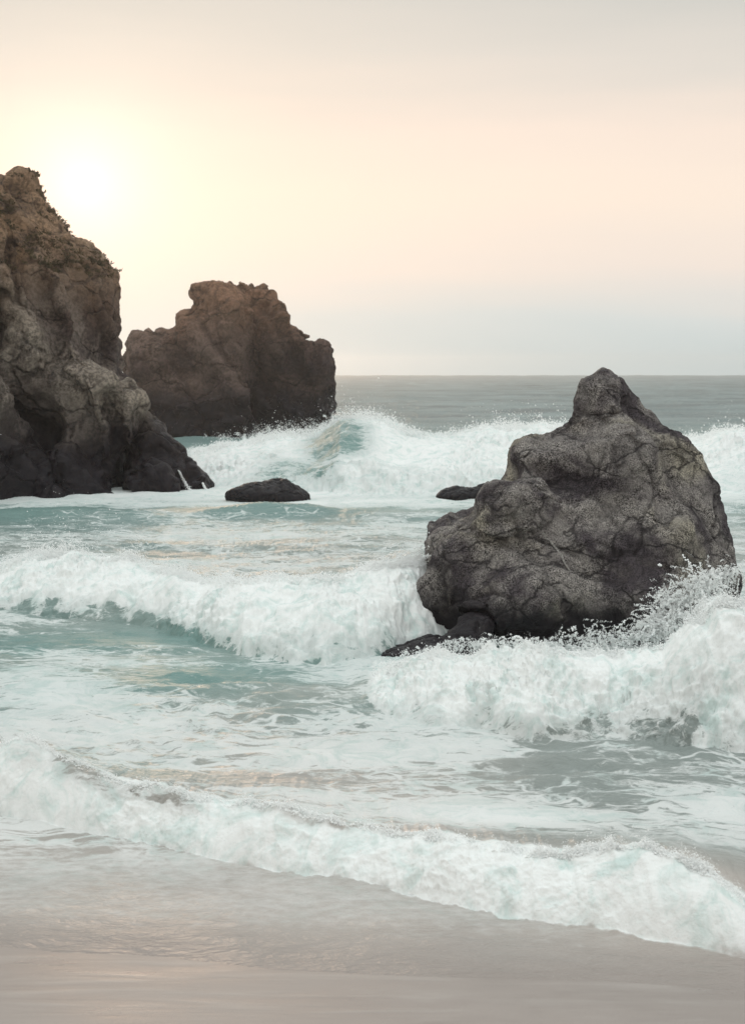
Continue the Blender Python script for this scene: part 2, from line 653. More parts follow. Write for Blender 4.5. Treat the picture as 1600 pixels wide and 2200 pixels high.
NR = 1080
pxc = np.concatenate([np.linspace(-1900, -80, 50, endpoint=False), np.linspace(-80, 1680, 760), np.linspace(1690, 3500, 50)])
NC = len(pxc)
U = (pxc - 800) / FPX
rf = np.concatenate([np.linspace(806.0, 860, 300, endpoint=False), np.linspace(860, 2500, 2600)])
wgt = np.empty((len(rf), NC), np.float32)
wgt[:] = np.where(rf < 860, 2.2, np.where(rf < 1000, 1.5, np.where(rf < 2160, 1.0, 0.3)))[:, None]
for k, b in BREAKERS.items():
    Yf = np.interp(U, b['u'], b['Yf']); H = np.interp(U, b['u'], b['H'])
    r1 = row_of(Yf) + 6; r0 = row_of(Yf + 1.25 * b['wf'])
    gain = 1.0 * (r1 - r0 + 1.15 * H * FPX / Yf) / (r1 - r0)
    inside = (rf[:, None] < r1[None]) & (rf[:, None] > r0[None])
    wgt = np.where(inside, np.maximum(wgt, gain[None]), wgt)
drf = np.gradient(rf)
cum = np.cumsum(wgt * drf[:, None], 0)
R = np.empty((NR, NC), np.float32)
tt = np.linspace(0, 1, NR)
for c in range(NC):
    R[:, c] = np.interp(tt * (cum[-1, c] - cum[0, c]) + cum[0, c], cum[:, c], rf)
R = R[::-1]                                            # near to far
Yg = (FPX * CAM_H / (R - HOR)).astype(np.float64)
Xg = U[None, :] * Yg * 0.9952 + U[None, :] * CAM_H * ST
PX, PR = to_pix(Xg, Yg)                                # where each spot of the still sea lies
Ug = np.broadcast_to(U[None], Yg.shape)

Z = np.zeros_like(Yg)
near = 1 - sstep(10, 80, Yg)
# swell and chop
shoal = sstep(12.5, 19, Yg)                            # the swash is thin
jit = fbm2(Xg * 0.12, Yg * 0.12, 3)
chop = fbm2(Xg * 0.33 + 3 * jit, Yg * 0.95 + 2 * jit, 4)
Z += 0.075 * chop * shoal * (1 - sstep(45, 110, Yg))
rip = 1 - np.abs(perlin2(Xg * 0.55 + 5 * jit, Yg * 1.15 + 3 * jit)) * 2
fine_ch = fbm2(Xg * 0.9 + 2 * jit, Yg * 2.4 + 3 * jit, 4, .55) - .5 * np.abs(perlin2(Xg * 1.3 + 3 * jit, Yg * 3.0))
Z += 0.075 * fine_ch * shoal * (1 - sstep(30, 60, Yg))
Z += 0.045 * np.clip(rip, -0.2, 1) * shoal * (1 - sstep(30, 60, Yg))
swell = 1 - np.abs(perlin2(Xg * 0.10 + 9, Yg * 0.22 + 2 * jit)) * 2
Z += 0.12 * np.clip(swell, -.3, 1) * sstep(26, 36, Yg) * (1 - sstep(150, 400, Yg))
Z += (0.40 * fbm2(Xg * 0.035, Yg * 0.06, 4) + 0.5 * fbm2(Xg * 0.07 + 9, Yg * 0.16, 3)) * sstep(70, 120, Yg)
# single wavelets (column, row, height, half width, half depth)
for a, r_, h_, wx, wy in [(405, 1462, 0.30, 0.42, 0.35), (520, 1492, 0.30, 0.80, 0.40), (380, 1506, .12, .9, .4), (640, 1510, .14, 1.2, .5),
                          (330, 1400, .28, 1.0, .5), (140, 1395, .22, 1.2, .6), (560, 1112, .5, 2.6, 1.2), (640, 1115, .35, 2., 1.),
                          (40, 1120, .55, 3.2, 1.6), (300, 1118, .35, 3, 1.2), (1180, 1650, .20, .9, .35), (1240, 1690, .18, .8, .3), (1000, 1625, .13, .8, .3),
                          (1430, 1690, .14, .8, .3), (1550, 1735, .16, .7, .3), (1000, 1765, .12, 1.3, .35), (620, 1640, .14, 1.0, .4),
                          (1180, 1850, .16, .55, .25), (1240, 1872, .1, .5, .2), (1580, 1880, .15, .5, .3), (780, 1600, .1, 1.4, .4), (150, 1510, .15, .7, .35),
                          (320, 1645, .12, 1.4, .4), (900, 1120, .3, 4, 1.5), (700, 1170, .2, 3, 1.2), (1040, 1605, .12, .6, .25), (1350, 1625, .12, .7, .3)]:
    x0, y0 = at_level(a, r_)
    Z += 0.55 * h_ * np.exp(-((Xg - x0) / wx) ** 2 - np.clip(np.where(Yg < y0, (Yg - y0) / (wy * .6), (Yg - y0) / wy), -9, 9) ** 2)

wave_id = np.zeros(Yg.shape, np.int8)
foam = np.zeros_like(Yg)
breakS = {}
ragged = fbm2(Xg * 0.9, Yg * 0.9, 4)
ragged_far = fbm2(Xg * 0.16, Yg * 0.16, 4)
for wi, (k, b) in enumerate(BREAKERS.items(), 1):
    Yf = np.interp(Ug, b['u'], b['Yf']); H = np.interp(Ug, b['u'], b['H'])
    wf = b['wf']
    Yf = Yf + (1.5 * ragged_far * wf * 0.2 if k == 'far' else 0.28 * wf * ragged)
    s = (Yg - Yf) / wf
    # a tumbling front: rises steeply, rounds over, then falls away slowly behind
    prof = np.where(s < 1, np.sin(np.clip(s, 0, 1) * np.pi / 2) ** 0.85, np.exp(-np.clip(s - 1, 0, 50) ** 1.2 * (wf / b['back']) ** 1.2))
    crest_n = fbm2(Xg * (0.22 if k == 'far' else 1.1) + 40 * wi, Yg * 0.1, 5, .6)
    Hm = H * (1 + (0.5 if k == 'shore' else 0.30) * crest_n)
    Z = Z * (1 - 0.7 * np.clip(prof, 0, 1) * (s > 0)) + Hm * prof
    amp = sstep(0.02, 0.16, H / (1 if k != 'far' else 5))
    back = {'shore': 1.5, 'rock': 1.55, 'middle': 1.5, 'far': 1.55}[k]
    tear = fbm2(Xg * (0.5 if k == 'far' else 2.2), Yg * (0.5 if k == 'far' else 1.4), 4, .6)
    k0_ = 0.85 if k == 'shore' else 0.55
    cover = (k0_ * sstep(-0.16, 0.02, s + .15 * tear) + (1 - k0_) * sstep(-0.02, 0.30, s + 0.35 * tear)) * (1 - sstep(back - .35, back + 0.9, s + 0.6 * ragged)) * amp
    foam = np.maximum(foam, cover)
    inside = (s > -0.16) & (s < back + 0.1) & (H > (0.12 if k != 'far' else 0.4))
    wave_id[inside] = wi
    b['s'] = s; b['prof'] = prof

# loose foam on the water: (column, row, rx, ry, cover); rows of the still surface
loose = np.full(Yg.shape, 0.0)
loose = np.interp(PR, [806, 880, 930, 1000, 1062, 1085, 1120, 1160, 1230, 1330, 1400, 1480, 1540, 1600, 1700, 1780, 1840, 1950, 2040, 2300],
                  [0.0, .05, .12, .55, .80, .60, .45, .51, .52, .52, .53, .51, .55, .56, .53, .55, .52, .52, .44, .34])
blobs = [(330, 1380, 330, 34, -.17), (450, 1462, 190, 40, -.24), (640, 1530, 130, 22, -.12), (560, 1104, 360, 12, -.22), (60, 1112, 160, 20, -.2),
         (120, 1495, 130, 40, .20), (1250, 1720, 260, 60, -.10), (1500, 1690, 150, 40, -.06), (1200, 1655, 240, 26, -.10), (1430, 1615, 260, 18, -.12),
         (1100, 1780, 260, 26, .22), (1560, 1735, 140, 40, .2), (500, 1690, 340, 40, -.14), (300, 1590, 320, 36, .04), (700, 1650, 200, 20, .12),
         (1180, 1880, 120, 18, -.25), (1560, 1900, 90, 50, -.2), (950, 1850, 120, 14, -.1), (200, 1440, 200, 30, .08), (760, 1450, 160, 26, .05),
         (960, 1600, 200, 24, .06), (500, 1150, 240, 12, .10), (850, 1140, 120, 12, .12), (300, 1185, 300, 16, -.08), (200, 1245, 300, 24, -.05),
         (700, 1085, 300, 8, .2), (1540, 925, 60, 15, -.1)]
for a, r_, rx, ry, v in blobs:
    loose = loose + v * np.exp(-((PX - a) / rx) ** 2 - ((PR - r_) / ry) ** 2)
loose = loose + 0.16 * fbm2(Xg * 0.30 + 2 * jit, Yg * 0.55, 3)
# open patches on the breakers, where the green face shows
thin = np.zeros_like(Yg)
for k, a0, a1, s0, s1, v in [('shore', 110, 420, .55, 1.25, .55), ('shore', 540, 760, .75, 1.4, .42), ('shore', 700, 900, .95, 1.5, .4), ('shore', 40, 110, .5, .9, .3), ('far', 650, 800, .3, .8, .58), ('far', 560, 720, .1, .4, .48),
                             ('middle', 280, 480, -.2, .12, .40), ('middle', 0, 300, -.2, .1, .30), ('rock', 1050, 1500, -.2, .10, .20), ('rock', 1380, 1600, .2, .5, .12), ('far', 840, 1000, .7, 1.3, .22)]:
    s = BREAKERS[k]['s']
    m_ = sstep(a0 - 40, a0 + 40, PX) * (1 - sstep(a1 - 40, a1 + 40, PX)) * sstep(s0 - .15, s0 + .1, s) * (1 - sstep(s1 - .1, s1 + .2, s))
    thin = np.maximum(thin, v * m_)
wavefoam = foam.copy()
foam = np.maximum(np.clip(loose, 0, 1), foam) * (1 - thin)
foam = np.where(foam > 0.99, 1.0, foam)
foam = np.clip(foam, 0, 1)

# colour of the water body: open grey-blue, surf green, sand-clouded shallows
C_open = np.array([0.17, 0.225, 0.228]); C_teal = np.array([0.165, 0.295, 0.275]); C_sand = np.array([0.455, 0.405, 0.37]); C_grey = np.array([0.24, 0.28, 0.268])
kk_ = np.interp(PR, [806, 900, 960, 1060, 1130, 1240, 1420, 1500, 1580, 1700, 1780, 2200], [0, 0, .6, 1, .55, .55, .9, .75, .35, .20, .1, 0])
sandk = np.interp(PR, [806, 1100, 1200, 1300, 1450, 1560, 1640, 1760, 1850, 2200], [0, .0, .35, .2, .15, .4, .65, .7, .95, 1.0])
sandk = np.clip(sandk + 0.35 * fbm2(Xg * .25 + 50, Yg * .4, 3) * sstep(1080, 1200, PR), 0, 1)
# the right-hand shallows are greyer
greyk = sstep(850, 1250, PX) * sstep(1520, 1620, PR) * (1 - sstep(1840, 1930, PR)) * .8
wind = 1 + 0.9 * fbm2(Xg * .03 + 4, Yg * .09, 4, .6) * (1 - sstep(400, 1500, Yg))
body = C_open * np.clip(wind, .35, 1.6)[..., None] * np.ones(3)
body = body + (C_teal - body) * kk_[..., None]
body = body + (C_sand - body) * sandk[..., None]
body = body + (C_grey - body) * greyk[..., None]
for a, r_, rx, ry, v in [(420, 1455, 170, 40, .8), (330, 1380, 260, 30, .6), (560, 1105, 300, 14, .6), (60, 1110, 160, 22, .6), (130, 1455, 90, 18, .5), (250, 1680, 200, 50, .5)]:
    w_ = v * np.exp(-((PX - a) / rx) ** 2 - ((PR - r_) / ry) ** 2)
    body = body + (C_teal - body) * w_[..., None]

edge0 = Yg - np.interp(Xg, BE_X, BE_Y) + .25 * fbm2(Xg * .5, Yg * .8 + 7, 3)
near_sand = (1 - sstep(-.1, 1.3, edge0))[..., None]
body = body + (np.array([0.335, 0.287, 0.262]) - body) * near_sand
foam = foam * (1 - .55 * near_sand[..., 0])

# water level meets the sand: the swash film lies on the beach slope
bzg = beach_z(Xg, Yg)
edge_d = Yg - np.interp(Xg, BE_X, BE_Y)
film = (0.010 + 0.009 * fbm2(Xg * 0.8, Yg * 1.4, 3)) * (0.2 + 0.8 * sstep(0, 1.6, edge_d))
Z = np.where(edge_d > 0, np.maximum(Z, bzg + film), Z - 0.02 * np.clip(-edge_d, 0, 1))
P = np.stack([Xg, Yg, Z], -1).reshape(-1, 3)
iq = np.arange(NR * NC).reshape(NR, NC)
sq = np.stack([iq[:-1, :-1].ravel(), iq[:-1, 1:].ravel(), iq[1:, 1:].ravel(), iq[1:, :-1].ravel()], 1)
N = vnormals(P, sq)
# boiling foam: lumps pushed out along the surface normal
ff = wavefoam.ravel()
sel = np.nonzero(ff > 0.02)[0]
q = P[sel]
sc = np.where(q[:, 1] > 50, 0.30, 1.0)[:, None]
lump = np.abs(perlin3(q * 1.5 * sc)) * 1.0 + np.abs(perlin3(q * 3.4 * sc + 5)) * 0.55 + np.abs(perlin3(q * 7.5 * sc + 9)) * 0.32 + np.abs(perlin3(q * 16 * sc + 3)) * 0.18
amp = np.where(q[:, 1] > 50, 0.36, np.where(q[:, 1] > 24, 0.13, np.where(q[:, 1] > 18, 0.13, 0.065)))
amp = amp * (0.35 + 1.3 * sstep(-.3, .5, fbm3(q * .5 * sc + 20, 2)))
torn = np.abs(perlin3(q * np.array([4.5, 4.5, 2.2], np.float32) * sc + 30)) + .6 * np.abs(perlin3(q * np.array([10, 10, 5], np.float32) * sc + 50)) + .35 * np.abs(perlin3(q * 22 * sc + 70))
disp = (0.55 * (lump - 0.35) + 0.75 * (0.32 - torn)) * amp * ff[sel]
P[sel] += N[sel] * disp[:, None]
fl = np.nonzero((ff <= 0.5) & (foam.ravel() > 0.3) & (P[:, 1] < 60))[0]
q = P[fl]
P[fl, 2] += 0.02 * (foam.ravel()[fl] - 0.3) * (np.abs(perlin3(q * 2.6)) + .6 * np.abs(perlin3(q * 7))) * (q[:, 1] > 13.5)
N = vnormals(P, sq).astype(np.float32)

m_sea, nt = new_mat("sea_water_and_foam")
t = NT(nt)
p = t.pos()
f_ = t.attr('foam')
bodyc = t.attr('body', 'Color')
warp = t.noise(t.mapping(p, (1, 1, 1)), 0.9, 3, 0.5, 0, 1)
vm = nt.nodes.new('ShaderNodeVectorMath'); vm.operation = 'MULTIPLY_ADD'
nt.links.new(warp, vm.inputs[0]); vm.inputs[1].default_value = (1.1, 0.7, .4); nt.links.new(p, vm.inputs[2])
wp = vm.outputs[0]
la = t.noise(t.mapping(wp, (0.42, 1.35, 1)), 2.7, 6, 0.72, 0.7)
web = t.range(t.voro(t.mapping(wp, (0.62, 1.35, 1)), 1.9, 'DISTANCE_TO_EDGE'), 0.0, 0.16, 1.0, 0.0)
lace = t.math('SUBTRACT', 1.0, t.math('MULTIPLY', t.math('ABSOLUTE', t.math('SUBTRACT', la, 0.5)), 5.0), clamp=True)
lace = t.math('MAXIMUM', t.math('MULTIPLY', lace, .85), t.math('MULTIPLY', web, t.range(la, .38, .58, .3, 1.0)))
lb = t.noise(t.mapping(wp, (0.30, 1.2, 1)), 1.1, 6, 0.70, 0.4)
lc = t.noise(t.mapping(p, (.6, 1, 1)), 9, 5, 0.7)
sy = nt.nodes.new('ShaderNodeSeparateXYZ'); nt.links.new(p, sy.inputs[0])
swash = t.range(sy.outputs['Y'], 14.6, 13.2)            # thin bubbly film at the edge
fa = t.math('ADD', t.math('MULTIPLY', lace, 0.40), t.math('ADD', t.math('MULTIPLY', lb, 0.58), t.math('MULTIPLY', lc, 0.30)))
fs = t.math('ADD', t.math('MULTIPLY', lace, 0.12), t.math('ADD', t.math('MULTIPLY', lb, 0.42), t.math('MULTIPLY', lc, 0.80)))
mf = nt.nodes.new('ShaderNodeMix'); nt.links.new(swash, mf.inputs[0]); nt.links.new(fa, mf.inputs[2]); nt.links.new(fs, mf.inputs[3])
field = mf.outputs[0]
thr = t.math('MULTIPLY_ADD', f_, -1.12, 1.24)
mask = t.range(t.math('SUBTRACT', field, thr), t.math('MULTIPLY_ADD', swash, -.14, -.05), t.math('MULTIPLY_ADD', swash, .20, .10))
mask = t.math('MULTIPLY', mask, t.math('MULTIPLY_ADD', t.math('MULTIPLY', swash, t.range(f_, .60, .78, 1, 0)), -.45, 1.0))
fm = t.math('MAXIMUM', t.math('MULTIPLY', mask, 0.93), t.range(f_, 0.82, 1.0, 0, 1))
# water
wb1 = t.noise(t.mapping(p, (0.7, 1.6, 1)), 3.0, 4, 0.65, 0.4)
wb2 = t.noise(t.mapping(p, (0.3, 0.8, 1)), 0.35, 4, 0.6)
syw = nt.nodes.new('ShaderNodeSeparateXYZ'); nt.links.new(p, syw.inputs[0])
offs = t.range(syw.outputs['Y'], 60.0, 180.0)           # steeper wind waves off shore
wh = t.math('ADD', t.math('MULTIPLY', wb1, t.math('MULTIPLY_ADD', offs, 1.2, 0.42)), t.math('MULTIPLY', wb2, t.math('MULTIPLY_ADD', offs, 3.5, 1.3)))
wnrm = t.bump(wh, 0.7, 0.22)
water = t.principled(Base_Color=bodyc, Roughness=t.math('MULTIPLY_ADD', offs, 0.15, 0.30), IOR=1.33, Normal=wnrm)
fb1 = t.noise(p, 5.0, 5, 0.72, 0.6)
fb2 = t.noise(p, 26, 2, 0.7)
fh = t.math('ADD', fb1, t.math('MULTIPLY', fb2, 0.30))
fnrm = t.bump(fh, 0.45, 0.06)
fthin = t.noise(t.mapping(wp, (1.0, 1.0, 0.6)), 2.0, 6, 0.70, 1.0)
fcol = t.mix(t.range(fthin, 0.30, 0.56), (0.68, 0.785, 0.76), (0.94, 0.95, 0.94))
fcol = t.mix(t.range(f_, 0.55, 0.95, 0.30, 0.0), fcol, bodyc)
foam_s = t.principled(Base_Color=fcol, Roughness=0.9, Specular_IOR_Level=0.1, Normal=fnrm)
mx = nt.nodes.new('ShaderNodeMixShader')
nt.links.new(fm, mx.inputs[0]); nt.links.new(water, mx.inputs[1]); nt.links.new(foam_s, mx.inputs[2])
t.output(mx.outputs[0])

fid = wave_id.ravel()[sq].max(1)
FO = foam.ravel(); BO = body.reshape(-1, 3)


def sea_piece(name, sel_faces, parent=None):
    q = sq[sel_faces]
    used, inv = np.unique(q, return_inverse=True)
    me = mesh_np(name, P[used], inv.reshape(-1, 4))
    fattr(me, 'foam', FO[used]); cattr(me, 'body', BO[used])
    me.attributes.new('custom_normal', 'FLOAT_VECTOR', 'POINT').data.foreach_set('vector', N[used].ravel())
    me.materials.append(m_sea)
    o = bpy.data.objects.new(name, me)
    link(o)
    return o


sea = sea_piece("sea", fid == 0)
tag(sea, "grey-green foam-streaked sea running to the horizon", kind="structure")
wave_obj = {}
for wi, (k, lab) in enumerate([('shore', "low foaming wave sliding up onto the sand, nearest the camera"),
                               ('rock', "tumbling white breaker right in front of the speckled boulder"),
                               ('middle', "broad white wave to the left of the speckled boulder"),
                               ('far', "tall white breaker at the foot of the distant sea stack")], 1):
    o = sea_piece("breaking_wave", fid == wi)
    tag(o, lab, "wave", "breakers rolling towards the beach")
    wave_obj[k] = o

# ================================================================== THE ROCKS
def chain(pts, Y0):
    """Outline stations (column, row) at distance Y0 as z and x arrays, z ascending."""
    a = np.array(pts, float)
    x, _, z = at_depth(a[:, 0], a[:, 1], Y0)
    o = np.argsort(z)
    return z[o], x[o]


def slice_field(left, right, Y0, dscale, dmin, dmax, pw=2.4, y_shift=None, top_soft=0.3):
    zl, xl = chain(left, Y0); zr, xr = chain(right, Y0)
    ztop = max(zl[-1], zr[-1])
    def f(x, y, z):
        L = np.interp(z, zl, xl); Rr = np.interp(z, zr, xr)
        cx = (L + Rr) / 2; w = np.maximum((Rr - L) / 2, 0.02)
        d = np.clip(w * dscale, dmin, dmax)
        d = np.minimum(d, 0.25 + 1.4 * np.sqrt(np.maximum(ztop - z, 0)) * math.sqrt(dmax))
        cy = Y0 + (0 if y_shift is None else np.interp(z, y_shift[0], y_shift[1]))
        r = (np.abs((x - cx) / w) ** pw + np.abs((y - cy) / d) ** pw) ** (1 / pw)
        v = (r - 1) * np.minimum(w, d)
        return np.maximum(v, z - ztop)
    return f


def ell(px, py, Y, rx, ry, rz, tilt=0.0):
    """Ellipsoid seen at pixel px, py at distance Y; radii in metres, tilt about the view axis."""
    cx, cy, cz = [float(v) for v in at_depth(px, py, Y)]
    c, s = math.cos(tilt), math.sin(tilt)
    def f(x, y, z):
        a = (x - cx) * c + (z - cz) * s; b = -(x - cx) * s + (z - cz) * c
        return (np.sqrt((a / rx) ** 2 + ((y - cy) / ry) ** 2 + (b / rz) ** 2) - 1) * min(rx, ry, rz)
    return f


def blend(fs, k):
    def f(x, y, z):
        v = fs[0](x, y, z)
        for g in fs[1:]:
            v = smin(v, g(x, y, z), k)
        return v
    return f


def carve(v_fn, g_fn, k):
    def f(x, y, z):
        return -smin(-v_fn(x, y, z), g_fn(x, y, z), k)
    return f


def plane_facets(v, q, M, amount, tilt, sink, r_, lim=0.3, grow=0.3):
    """Break a rounded surface into flat fracture faces: each spot goes to the lowest of the nearby tangent planes."""
    n = vnormals(v, q)
    # spread seeds: keep the farthest of a few candidates
    vs_, ns_ = np.ascontiguousarray(v[::6]), np.ascontiguousarray(n[::6])
    v2 = (vs_ ** 2).sum(1)
    def dist2(c):
        return v2 + (c ** 2).sum() - 2 * (vs_ @ c)
    seeds = [int(r_.integers(len(vs_)))]
    dmin = dist2(vs_[seeds[0]])
    for _ in range(M - 1):
        c = r_.integers(len(vs_), size=6)
        k = int(c[np.argmax(dmin[c])])
        seeds.append(k)
        dmin = np.minimum(dmin, dist2(vs_[k]))
    c = vs_[seeds].copy()
    R_ = 1.25 * float(np.sqrt(np.maximum(dmin, 0)).mean() * 2)
    nn_ = np.empty_like(c)
    for i in range(M):                                  # mean slope about each seed
        w = np.exp(-dist2(c[i]) / (0.35 * R_) ** 2)
        m_ = w @ ns_
        nn_[i] = m_ / (np.linalg.norm(m_) + 1e-9) + r_.normal(0, tilt, 3)
        c[i] -= ns_[seeds[i]] * r_.uniform(0, sink)
    nn_ /= np.linalg.norm(nn_, axis=1, keepdims=True)
    cd = (c * nn_).sum(1)
    out = np.zeros(len(v), np.float32)
    cell = np.floor((v - v.min(0)) / (2.0 * R_)).astype(np.int64)
    key = (cell[:, 0] * 4096 + cell[:, 1]) * 4096 + cell[:, 2]
    order = np.argsort(key, kind='stable')
    cuts_ = np.nonzero(np.diff(key[order]))[0] + 1
    for ids in np.split(order, cuts_):
        p_ = v[ids]; n_ = n[ids]
        lo_, hi_ = p_.min(0) - 2.6 * R_, p_.max(0) + 2.6 * R_
        sd_ = np.nonzero(((c > lo_) & (c < hi_)).all(1))[0]
        dn = n_ @ nn_[sd_].T
        d2 = np.sqrt(np.maximum((p_ ** 2).sum(1)[:, None] + (c[sd_] ** 2).sum(1)[None] - 2 * p_ @ c[sd_].T, 0))
        t_ = (cd[sd_][None] - p_ @ nn_[sd_].T) / np.maximum(dn, 0.25)
        t_ = np.maximum(t_, -0.30 * R_) + R_ * np.clip(d2 / R_ - 0.9, 0, None) ** 2 * 1.6 + np.where(dn < 0.25, 9, 0)
        out[ids] = t_.min(1)
    out = np.clip(out, -lim * R_, grow * R_)
    for _ in range(1):                                  # blunt the breaks a little
        m_ = out[q].mean(1)
        acc = np.zeros(len(v)); num = np.zeros(len(v))
        for k in range(4):
            acc += np.bincount(q[:, k], m_, len(v)); num += np.bincount(q[:, k], minlength=len(v))
        out = (acc / np.maximum(num, 1)).astype(np.float32)
    return v + n * (amount * out)[:, None]


def rock_mesh(name, fn, lo, hi, h, facets, cracks, rough, seed, steps=(), zs=0.75, planes=(), smooth=(2, 0.6), grow=0.3, pre=3):
    v, q = surface_nets(fn, lo, hi, h)
    lab = np.arange(len(v))                             # keep the main body, drop stray crumbs
    while True:
        old = lab.copy()
        m_ = lab[q].min(1)
        for k in range(4):
            np.minimum.at(lab, q[:, k], m_)
        lab = lab[lab]
        if (lab == old).all():
            break
    big_ = np.bincount(lab).argmax()
    q = q[lab[q[:, 0]] == big_]
    used, inv = np.unique(q, return_inverse=True)
    v, q = v[used], inv.reshape(-1, 4)
    def relax(v, sm):
        m_ = v[q].mean(1)
        acc = np.stack([sum(np.bincount(q[:, k], m_[:, c], len(v)) for k in range(4)) for c in range(3)], 1)
        num = sum(np.bincount(q[:, k], minlength=len(v)) for k in range(4))
        return (1 - sm) * v + sm * acc / np.maximum(num, 1)[:, None]
    for _ in range(pre):
        v = relax(v, .8)
    v = v.astype(np.float32)
    o = np.float32(seed * 11.3)
    def warpv(v, sc, am):
        return np.stack([fbm3(v * sc + o + 3, 2), fbm3(v * sc + o + 40, 2), fbm3(v * sc + o + 80, 2)], 1) * am
    crease = np.zeros(len(v), np.float32)
    r_ = np.random.default_rng(seed + 100)
    for lev, (M, amount, tilt, sink, lim) in enumerate(planes):
        v = plane_facets(v, q, M, amount, tilt, sink, r_, lim, grow)
        for _ in range(smooth[0] if lev == 0 else 1):   # take out needles
            v = relax(v, smooth[1] if lev == 0 else 0.35)
        v = v.astype(np.float32)
    for sc, am, groove in facets:
        n = vnormals(v, q)
        f1, f2, pl, rd = worley3((v + warpv(v, sc * 0.9, 0.35 / sc)) * np.array([sc, sc, sc * zs], np.float32) + o)
        e = 1 - sstep(0.0, 0.16, f2 - f1)
        d = am * (pl * 0.9 + (rd - 0.5) * 0.55) - groove * e
        v = v + n * d[:, None]
        crease = np.maximum(crease, e * min(1, groove / h * 0.8))
    for dr, fr, am, wp in steps:                       # joint sets: blunt ledges with sharp lower lips
        n = vnormals(v, q)
        dr = np.array(dr, np.float32); dr /= np.linalg.norm(dr)
        tq = (v @ dr) * fr + wp * fbm3(v * fr * 0.8 + o + 60, 3) + 0.37 * seed
        fr_ = tq - np.floor(tq)
        saw = np.where(fr_ < 0.88, fr_ / 0.88, (1 - fr_) / 0.12)
        mk = sstep(-0.35, 0.25, fbm3(v * fr * 0.5 + o + 90, 2))
        v = v + n * (am * (saw - 0.5) * mk)[:, None]
        crease = np.maximum(crease, mk * np.exp(-(np.minimum(fr_, 1 - fr_) / 0.05) ** 2) * 0.7)
    for sc, am, width in cracks:
        n = vnormals(v, q)
        w = v * sc + warpv(v, sc * 1.4, 0.4) + o
        g = np.abs(perlin3(w * np.array([1, 1, 0.55], np.float32)))
        e = np.exp(-(g / width) ** 2)
        v = v - n * (am * e)[:, None]
        crease = np.maximum(crease, e * 0.8)
    for sc, am in rough:
        n = vnormals(v, q)
        d = am * (fbm3(v * sc + o, 3) + 0.5 * (ridge3(v * sc * 0.8 + o + 9, 2) - 0.6))
        v = v + n * d[:, None]
    for _ in range(5):                                  # knock off slivers
        r2 = relax(v, 1.0)
        bad = np.linalg.norm(v - r2, axis=1) > 0.55 * h
        v = np.where(bad[:, None], r2, v)
    me = mesh_np(name, v, q)
    fattr(me, 'crease', np.clip(crease, 0, 1))
    return me, v


# ---- the speckled boulder in the surf on the right
BY0 = 27.2
m_granite = rock_material("speckled_granite", (0.235, 0.214, 0.200), (0.060, 0.050, 0.055), (0.30, 0.272, 0.222), (0.014, 0.011, 0.014), 0.66, 0.5, 0.85, 38, 0.035, 0.9, crack=1.25)
b_left = [(1290, 800), (1262, 812), (1236, 838), (1224, 868), (1224, 905), (1208, 917), (1160, 930), (1110, 946), (1088, 962), (1083, 985), (1090, 1012),
          (1112, 1023), (1075, 1033), (1043, 1048), (1020, 1072), (1008, 1100), (975, 1112), (936, 1120), (908, 1138), (896, 1165), (904, 1194), (948, 1206),
          (904, 1219), (870, 1238), (860, 1262), (862, 1300), (858, 1340), (866, 1390), (862, 1480)]
b_right = [(1318, 800), (1350, 816), (1378, 840), (1384, 862), (1396, 872), (1420, 892), (1446, 906), (1470, 930), (1490, 960), (1515, 990), (1545, 1030), (1555, 1060),
           (1557, 1100), (1576, 1150), (1585, 1185), (1588, 1235), (1584, 1300), (1570, 1480)]
body_f = slice_field(b_left, b_right, BY0, 0.80, 0.30, 2.45, 2.3, y_shift=([0, 1.5, 3.2, 5], [0, .25, .45, .35]))
lumps = [body_f,
         ell(1100, 1085, 25.9, 0.85, 0.8, 0.62, 0.35),      # lit shoulder
         ell(985, 1205, 25.8, 0.62, 0.75, 0.62, 0.2),       # left lobe
         ell(930, 1300, 25.9, 0.42, 0.6, 0.72),             # left foot
         ell(1152, 980, 26.8, 0.62, 0.65, 0.36, 0.15),       # upper-left lobe
         ell(1298, 850, 27.3, 0.62, 0.55, 0.46),             # knob
         ell(1330, 1010, 26.4, 0.85, 0.85, 1.05, -0.25),
         ell(1130, 1290, 25.0, 1.25, 0.75, 0.75, 0.1),
         ell(1400, 1180, 25.7, 0.9, 0.9, 1.1, -0.3),
         ell(1060, 1330, 24.8, .8, .5, .35, -0.1),
         ell(1390, 1300, 25.1, 1.0, 0.8, 0.8, .1)]
fg_f = blend(lumps, 0.22)
cuts = [ell(1000, 1355, 24.5, 0.30, .45, .28, .3), ell(1225, 1250, 24.2, 0.25, .45, .9, -.5), ell(1245, 1375, 24.1, .22, .45, .25), ell(1480, 1010, 25.4, .2, .6, 1.1, -.45)]
for c_ in cuts:
    fg_f = carve(fg_f, c_, 0.25)
boulder = empty("boulder", (3.6, 27.2, 0.0))
tag(boulder, "big speckled grey granite boulder standing in the surf on the right", "rock")
me, bv = rock_mesh("rock_body", fg_f, (-0.2, 23.6, -0.9), (7.6, 30.6, 5.3), 0.038,
                   [(1.25, 0.03, 0.0), (3.2, 0.016, 0.004)], [(0.42, 0.07, 0.022), (0.9, 0.045, 0.016), (1.9, 0.022, .02)], [(1.5, 0.03), (4, 0.022), (10, 0.018)], 1,
                   steps=[((.34, .25, .9), 0.75, 0.09, .35), ((.82, .1, .55), 0.62, 0.10, .3), ((-.6, .2, .75), 1.3, 0.04, .3)],
                   planes=[(110, 1.0, 0.06, 0.02, .06), (360, 0.9, 0.10, 0.015, .10), (1000, 0.6, 0.13, 0.01, .12)], smooth=(1, .35), grow=.10, pre=6)
